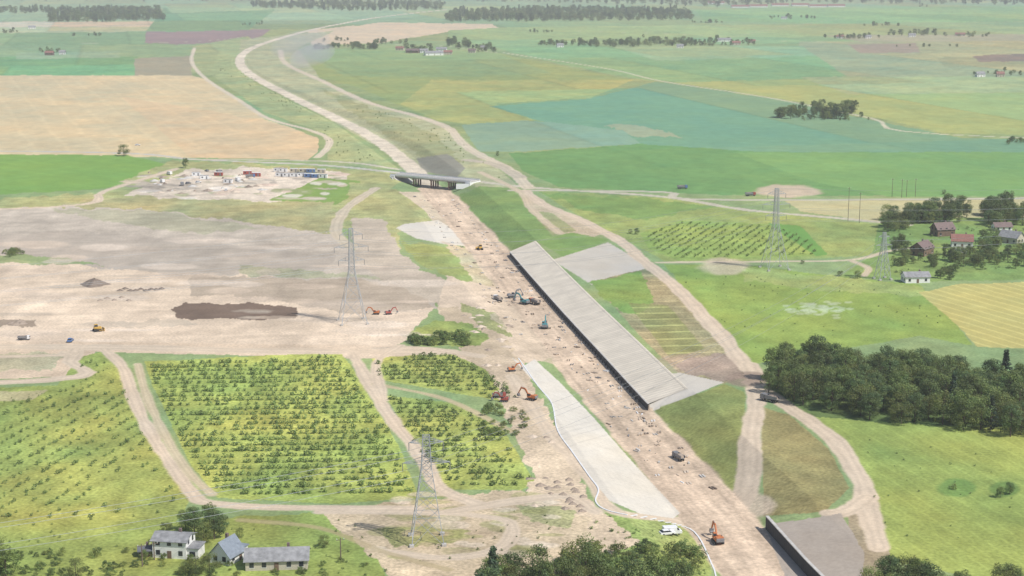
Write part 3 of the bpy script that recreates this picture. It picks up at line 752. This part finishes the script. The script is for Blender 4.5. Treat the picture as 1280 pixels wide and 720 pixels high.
# ------------------------------------------------ houses
def house(name,u,v,L,W,hw,hr,wall,roof,rz=0,wins=3,ann=None,base=0):
    x,y,z=gp(u,v);e=empty(name,(x,y,z),rz)
    b=MB();b.box((0,0,hw/2-.2),(L,W,hw+.4),wall)
    for sg in(-1,1):
        vs=[(sg*L/2,-W/2,hw),(sg*L/2,W/2,hw),(sg*L/2,0,hw+hr)];b.add(vs,[(0,1,2)],wall)
    b.build('walls',parent=e)
    b=MB();o=.5;th=.16;sl=hr/(W/2)
    for sg in(-1,1):
        ye=sg*(W/2+o);ze=hw-sl*o
        vs=[(-L/2-o,0,hw+hr+.05),(L/2+o,0,hw+hr+.05),(L/2+o,ye,ze+.05),(-L/2-o,ye,ze+.05)]
        vs+=[(p[0],p[1],p[2]+th) for p in vs];b.add(vs,[(0,1,2,3),(7,6,5,4),(0,4,5,1),(1,5,6,2),(2,6,7,3),(3,7,4,0)],roof)
    b.box((L*.18,W*.1,hw+hr+.2),(.7,.7,1.5),'roofb');b.build('roof',parent=e)
    b=MB()
    fl=[1.5] if hw<4 else[1.5,4.1]
    for zc in fl:
        for i in range(wins):
            xx=-L/2+L*(i+.5)/wins
            for sg in(-1,1):
                if i==wins//2 and zc<2 and sg<0:continue
                b.box((xx,sg*(W/2+.03),zc),(1.1,.08,1.3),'glass');b.box((xx,sg*(W/2+.02),zc-.75),(1.4,.12,.12),'wpaint')
        for yy in(-W*.22,W*.22):
            for sg in(-1,1):b.box((sg*(L/2+.03),yy,zc),(.08,1.1,1.3),'glass')
    b.build('windows',parent=e)
    b=MB();b.box((-L/2+L*(wins//2+.5)/wins,-W/2-.04,1.0),(1.1,.1,2.1),'brownw');b.build('door',parent=e)
    if ann:
        b=MB();l,w,h2=ann;b.box((L/2+l/2,-.5,h2/2-.1),(l,w,h2+.2),wall);b.box((L/2+l/2+.1,-.5,h2+.1),(l+.5,w+.6,.2),roof);b.box((L/2+l/2,-.5-w/2-.04,1.3),(l*.5,.08,1.3),'glass');b.build('annex',parent=e)
house('farmhouse',218,692,9,7,4.6,1.2,'white','roofg',-.15,3,(3,5,2.8))
house('gabled_house',284,700,6.5,6,2.4,3.4,'white','roofu',1.15,2,(2.5,4,2.5))
house('barn',347,706,15.5,7.5,2.6,2.0,'cream','roofg',.08,5)
house('shed',182,694,3,3,1.8,.7,'brownw','roofd',.2,1)
house('farmhouse',1178,294,11,8,4,3.2,'brownw','roofb',.3);house('farmhouse',1202,308,11,8,3.6,3,'white','roofr',-.2)
house('farmhouse',1152,318,12,8,4,3,'brownw','roofb',.9);house('shed',1144,352,12,7,3,1.8,'white','roofg',.1)
house('farmhouse',1264,303,11,8,3.4,3,'cream','roofg',-.8);house('shed',1197,320,7,5,2.4,1.6,'cream','roofg',.4);house('shed',1252,288,10,6,2.6,2,'white','roofb',.1)
for u,v,l,r,w in[(516,66,22,'roofb','brownw'),(542,69,30,'roofg','white'),(560,68,14,'roofr','cream'),(500,63,14,'roofr','cream'),(530,66,14,'roofg','white'),(552,64,18,'roofg','white'),(605,62,12,'roofg','white'),(590,66,12,'roofb','cream'),(905,52,26,'roofg','white'),(920,56,16,'roofr','cream'),(940,54,12,'roofr','cream'),(62,69,14,'roofr','brownw'),(78,68,10,'roofg','white'),(1200,45,20,'roofr','cream'),(1050,48,14,'roofr','white'),(1085,48,12,'roofg','white'),(40,36,16,'roofg','white'),(850,60,12,'roofg','white'),(1225,96,12,'roofg','white'),(1250,96,10,'roofr','cream'),(980,24,16,'roofg','white'),(1140,46,14,'roofg','white'),(700,59,12,'roofg','white')]:
    house('farm_building',u,v,l,l*.5,4,3,w,r,random.uniform(-.3,.3))
for u in[925,948,975,1000,1022,1045]:
    house('long_barn',u,9+random.uniform(-1.5,1.5),60,18,5,5,'white','roofr',.05,8)
house('long_barn',895,5,60,16,5,5,'white','roofr',.0,8)
# ------------------------------------------------ vehicles
def excavator(u,v,rz,c='orange',sc=1.,pose=0.):
    x,y,z=gp(u,v);b=MB()
    for sg in(-1,1):
        yy=sg*1.2
        b.prism([(-1.9,.1),(1.9,.1),(2.25,.45),(1.95,.9),(-1.95,.9),(-2.25,.45)],yy-.3,yy+.3,'black')
        for k in(-1.5,-.5,.5,1.5):b.cyl((k,yy-.34,.42),(k,yy+.34,.42),.3,'grey',8)
    b.box((0,0,.75),(1.8,1.9,.5),'grey')
    b.cyl((0,0,.95),(0,0,1.2),.8,'grey',12)
    b.box((-.5,0,1.55),(4.0,2.6,.7),c);b.box((-1.7,0,2.15),(1.7,2.5,.8),c,top=(.9,.92))
    b.box((-2.65,0,1.7),(.5,2.5,1.1),'grey',top=(.7,1));b.box((.2,-.6,2.0),(1.6,1.0,.4),c)
    b.box((.75,.8,2.35),(1.5,.95,1.5),c,top=(.75,.9));b.box((.78,.8,2.5),(1.56,1.0,.85),'glass',top=(.85,.92))
    b.cyl((-1.4,-.7,2.4),(-1.4,-.7,3.),.09,'black',6)
    p0=Vector((1.2,-.1,1.6));p1=Vector((3.1,-.1,4.6+pose));p2=Vector((5.4,-.1,4.9+pose));p3=Vector((6.6,-.1,2.2));
    def arm(p,q,w,h0,h1):
        d=(q-p).normalized();n=Vector((-d.z,0,d.x));vs=[]
        for yy in(-w/2,w/2):
            for pp,hh in((p,h0),(q,h1)):
                for s in(-1,1):vs.append(pp+n*hh*s/2+Vector((0,yy,0)))
        b.add(vs,[(0,1,3,2),(4,6,7,5),(0,2,6,4),(1,5,7,3),(0,4,5,1),(2,3,7,6)],c)
    arm(p0,p1,.45,.5,.75);arm(p1,p2,.45,.75,.5);arm(p2+Vector((-.5,0,.3)),p3,.38,.6,.35)
    b.beam((1.6,-.1,1.5),p1+Vector((.3,0,-.3)),.14,'steel');b.beam(p1+Vector((.3,0,.5)),p2+Vector((-.4,0,.5)),.14,'steel')
    b.prism([(6.2,2.3),(6.9,2.2),(7.1,1.5),(6.7,.9),(5.9,.9),(5.7,1.3),(6.3,1.5)],-.75,.55,'grey')
    b.build('excavator',(x,y,z),rz,sc=sc,bevel=.04)
def dump_truck(u,v,rz,c='yellow',name='dump_truck',bed='grey',sc=.85):
    x,y,z=gp(u,v);b=MB()
    b.box((0,0,.95),(8,1,.3),'black')
    b.box((3.1,0,2.0),(1.9,2.4,2.1),c,top=(.8,.95),sh=-.12);b.box((3.35,0,2.4),(1.75,2.3,.8),'glass',top=(.8,.97),sh=-.12);b.box((3.9,0,1.05),(.4,2.4,.5),'grey')
    b.prism([(-4,1.5),(1.7,1.3),(1.95,2.9),(-4.3,2.7)],-1.2,-1.08,bed);b.prism([(-4,1.5),(1.7,1.3),(1.95,2.9),(-4.3,2.7)],1.08,1.2,bed)
    b.prism([(-4,1.5),(1.7,1.3),(1.7,1.45),(-4,1.65)],-1.08,1.08,bed);b.prism([(1.6,1.3),(1.72,1.3),(1.95,3.0),(1.8,3.0)],-1.08,1.08,bed)
    b.prism([(-3.8,1.6),(1.6,1.5),(.6,2.7),(-.9,3.0),(-3,2.5)],-1.06,1.06,'dirt')
    for k in(3.0,-1.6,-2.9):
        for sg in(-1,1):b.cyl((k,sg*.8,.52),(k,sg*1.22,.52),.52,'black',12);b.cyl((k,sg*1.21,.52),(k,sg*1.25,.52),.25,'grey',8)
    b.build(name,(x,y,z),rz,sc=sc,bevel=.04)
def car(u,v,rz,c='wpaint',van=False):
    x,y,z=gp(u,v);b=MB();n='van' if van else 'car'
    if van:
        b.prism([(-2.6,.4),(2.6,.4),(2.65,1.1),(1.9,1.35),(1.3,2.3),(-2.6,2.4)],-.98,.98,c)
        b.prism([(1.2,1.4),(1.95,1.38),(1.35,2.2),(1.1,2.2)],-1.0,1.0,'glass')
        L=1.7
    else:
        b.prism([(-2.2,.35),(2.2,.35),(2.25,.75),(1.2,.95),(-2.1,1.0),(-2.25,.7)],-.88,.88,c)
        b.prism([(-1.9,.95),(1.15,.93),(.4,1.42),(-1.4,1.42)],-.78,.78,'glass');b.prism([(-1.4,1.42),(.4,1.42),(.3,1.5),(-1.3,1.5)],-.74,.74,c);L=1.35
    for k in(-L,L):
        for sg in(-1,1):b.cyl((k,sg*.72,.34),(k,sg*.93,.34),.34,'black',10)
    b.build(n,(x,y,z),rz,bevel=.04)
def dozer(u,v,rz,c='yellow'):
    x,y,z=gp(u,v);b=MB()
    for sg in(-1,1):b.prism([(-1.6,.05),(1.5,.05),(1.9,.5),(1.3,1.0),(-1.5,1.0),(-1.9,.5)],sg*1.1-.3,sg*1.1+.3,'black')
    b.box((.7,0,1.4),(2.,1.3,1.1),c,top=(.9,.9));b.box((-.7,0,1.6),(1.5,1.6,.9),c);b.box((-.6,0,2.4),(1.3,1.5,1.),'glass',top=(.9,.9));b.box((-.6,0,2.95),(1.5,1.6,.12),c)
    b.prism([(2.4,.05),(2.6,.1),(2.5,.7),(2.7,1.35),(2.5,1.35),(2.3,.7)],-1.8,1.8,c)
    for sg in(-1,1):b.beam((.2,sg*1.5,.6),(2.4,sg*1.5,.5),.16,c)
    b.build('bulldozer',(x,y,z),rz,bevel=.04)
excavator(897,678,1.75,'orange',.9);excavator(664,500,2.6,'orange',.8);excavator(630,502,3.0,'red',.65)
excavator(655,380,2.4,'teal',.95);excavator(681,410,1.5,'teal',.95);excavator(640,464,.3,'orange',.6)
excavator(470,393,3.1,'orange',.65);excavator(486,393,.4,'red',.6);excavator(640,372,.3,'grey',.8)
dump_truck(668,380,2.2,'orange');dump_truck(622,376,2.0,'wpaint');dump_truck(962,502,2.4,'grey');dump_truck(624,497,0.1,'red',sc=.6)
dump_truck(938,245,.1,'red');dump_truck(30,425,.1,'wpaint',sc=.6);dump_truck(313,222,.2,'blue')
dump_truck(848,574,2.0,'grey',sc=.7);dump_truck(853,236,.1,'blue')
dozer(122,414,.5);dozer(600,312,1.9)
car(88,427,1.6,'blue');car(840,667,.2,'wpaint',True);car(834,668,.3,'wpaint');car(172,182,.2)
for i in range(9):car(200+i*12+random.uniform(-4,4),random.uniform(214,240),random.uniform(0,3),random.choice(['wpaint','grey','wpaint']),random.random()<.4)
def container(u,v,c,rz,L=6.):
    x,y,z=gp(u,v);b=MB();b.box((0,0,1.4),(L,2.4,2.5),c)
    for k in range(int(L/.6)):
        for sg in(-1,1):b.box((-L/2+.4+k*.6,sg*1.22,1.4),(.2,.06,2.3),c)
    b.box((-L/4,-1.27,1.6),(1.0,.05,.9),'glass');b.box((L/4,-1.27,1.2),(.9,.05,2.),'grey');b.box((0,0,2.72),(L+.1,2.5,.14),'wpaint' if c!='wpaint' else 'roofg')
    b.build('site_container',(x,y,z),rz)
for i in range(7):container(350+i*9,220+i*.35+random.uniform(-.6,.6),random.choice(['blue','wpaint','blue','wpaint']),-.12+random.uniform(-.1,.1))
for i in range(6):container(345+i*11+random.uniform(-3,3),214.5+i*.3,random.choice(['wpaint','blue','wpaint','cream']),-.12)
for i in range(6):container(245+i*15+random.uniform(-5,5),random.uniform(213,230),random.choice(['wpaint','cream','red','wpaint']),random.uniform(-.3,.3))
def pile(u,v,r,h,mat='dirt'):
    x,y,z=gp(u,v);n=28;m=9;vs=[];fs=[];ph=random.random()*9
    for j in range(m):
        f=j/(m-1)
        for i in range(n):
            a=6.2832*i/n;w=1+.16*math.sin(3*a+ph)+.09*math.sin(7*a+ph*2)+random.uniform(-.04,.04)
            rr=r*(1-f)*w;vs.append((rr*math.cos(a)*1.15,rr*math.sin(a),h*(1-(1-f)**1.15)**1.1*(1+random.uniform(-.05,.05))-.15))
    for j in range(m-1):
        for i in range(n):fs.append((j*n+i,j*n+(i+1)%n,(j+1)*n+(i+1)%n,(j+1)*n+i))
    b=MB();b.add(vs,fs,mat);b.build('dirt_pile',(x,y,z))
pile(118,356,6.,3.4,'soil')
for i in range(9):pile(150+i*6.5,362+random.uniform(-1.5,2.5),1.7,1.1,'soil')
for i in range(5):pile(125+i*9,372+random.uniform(-5,5),1.5,.9)
for i in range(14):pile(708+random.uniform(-14,22),600+i*3,1.3,.9,'dirt')
for i in range(55):pile(random.uniform(185,340),random.uniform(216,243),random.uniform(1,4),random.uniform(.7,1.8),random.choice(['sandp','dirt','soil','conc']))
for i in range(24):
    pile(random.uniform(580,640),random.uniform(370,460),random.uniform(1,2.6),random.uniform(.4,1.1),random.choice(['sandp','dirt','sandp']))
for i in range(10):pile(random.uniform(660,690),random.uniform(540,650),random.uniform(.8,2),random.uniform(.5,1.),random.choice(['sandp','dirt']))
for i in range(6):pile(random.uniform(5,30),404+random.uniform(-3,3),2.2,1.2)
b=MB()
def mz(s,t):
    x,y=P_at(s,t);return x,y,float(hgt(np.array([x]),np.array([y]))[0])
for i in range(300):
    s=random.uniform(s_of_v(470),s_of_v(250)) if i%4 else random.uniform(s_of_v(620),s_of_v(470))
    t=random.choice([random.uniform(-9,5),random.uniform(3,7.5),random.uniform(-22,-8) if s>s_of_v(440) else random.uniform(-8,6)])
    x,y,z=mz(s,t);c=random.choice(['conc','dirt','sandp','conc','wood','conc','dirt','sandp','grey','wpaint'])
    d=(random.uniform(.5,2.6),random.uniform(.3,1.2),random.uniform(.15,.5))
    k=random.randint(1,2);rz=random.uniform(1.2,2.4)
    for j in range(k):b.box((x+.9*j,y+.3*j,z+d[2]/2),(d[0],d[1]*.5,d[2]),c,rz=rz)
b.build('construction_materials')
b=MB()
for i in range(60):
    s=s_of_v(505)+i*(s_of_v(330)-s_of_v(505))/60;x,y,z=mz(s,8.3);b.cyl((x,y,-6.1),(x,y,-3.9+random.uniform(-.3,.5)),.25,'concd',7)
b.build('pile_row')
# ------------------------------------------------ atmosphere haze (real volume)
def vol(o,name,col_,dens,an=0.):
    m=bpy.data.materials.new(name);m.use_nodes=True;N=m.node_tree.nodes;L=m.node_tree.links;N.clear()
    vs=N.new('ShaderNodeVolumeScatter');vs.inputs['Color'].default_value=col_;vs.inputs['Density'].default_value=dens;vs.inputs['Anisotropy'].default_value=an
    mo=N.new('ShaderNodeOutputMaterial');L.new(vs.outputs[0],mo.inputs['Volume']);o.data.materials.append(m)
bpy.ops.mesh.primitive_cube_add(size=1,location=(0,20000,180));o=bpy.context.object;o.name='atmosphere';o.scale=(60000,62000,420)
vol(o,'air',(.96,.98,1,1),1.05e-4)
for k,(u,v,a_,b_,c_,dn) in enumerate([(392,78,26,200,16,.0035),(378,66,40,260,22,.0015)]):
    x,y=unproj(u,v,0);bpy.ops.mesh.primitive_ico_sphere_add(subdivisions=3,radius=1,location=(x,y,c_*.7));o=bpy.context.object;o.name='dust_plume';o.scale=(a_,b_,c_)
    vol(o,'dust',(.99,.99,.98,1),dn)
# ------------------------------------------------ light, world, camera
el=math.radians(51);az=math.atan2(.84,-.55)
d=Vector((math.sin(az)*math.cos(el),math.cos(az)*math.cos(el),math.sin(el)))
sun=bpy.data.lights.new('sun','SUN');sun.energy=4.7;sun.angle=math.radians(.5);sun.color=(1,.96,.89)
so=link(bpy.data.objects.new('sun',sun));so.rotation_euler=d.to_track_quat('Z','Y').to_euler()
w=bpy.data.worlds.new('World');scene.world=w;w.use_nodes=True
sk=w.node_tree.nodes.new('ShaderNodeTexSky');sk.sky_type='NISHITA';sk.sun_disc=False;sk.sun_elevation=el;sk.sun_rotation=az
w.node_tree.links.new(sk.outputs[0],w.node_tree.nodes['Background'].inputs[0]);w.node_tree.nodes['Background'].inputs[1].default_value=.12
cam=bpy.data.cameras.new('camera');cam.sensor_width=36;cam.lens=36*F/1280;cam.clip_start=1;cam.clip_end=120000
c=link(bpy.data.objects.new('camera',cam));c.location=(0,0,H);c.rotation_euler=(math.pi/2-T,0,0);scene.camera=c
scene.view_settings.view_transform='Standard';scene.view_settings.look='None';scene.view_settings.exposure=0
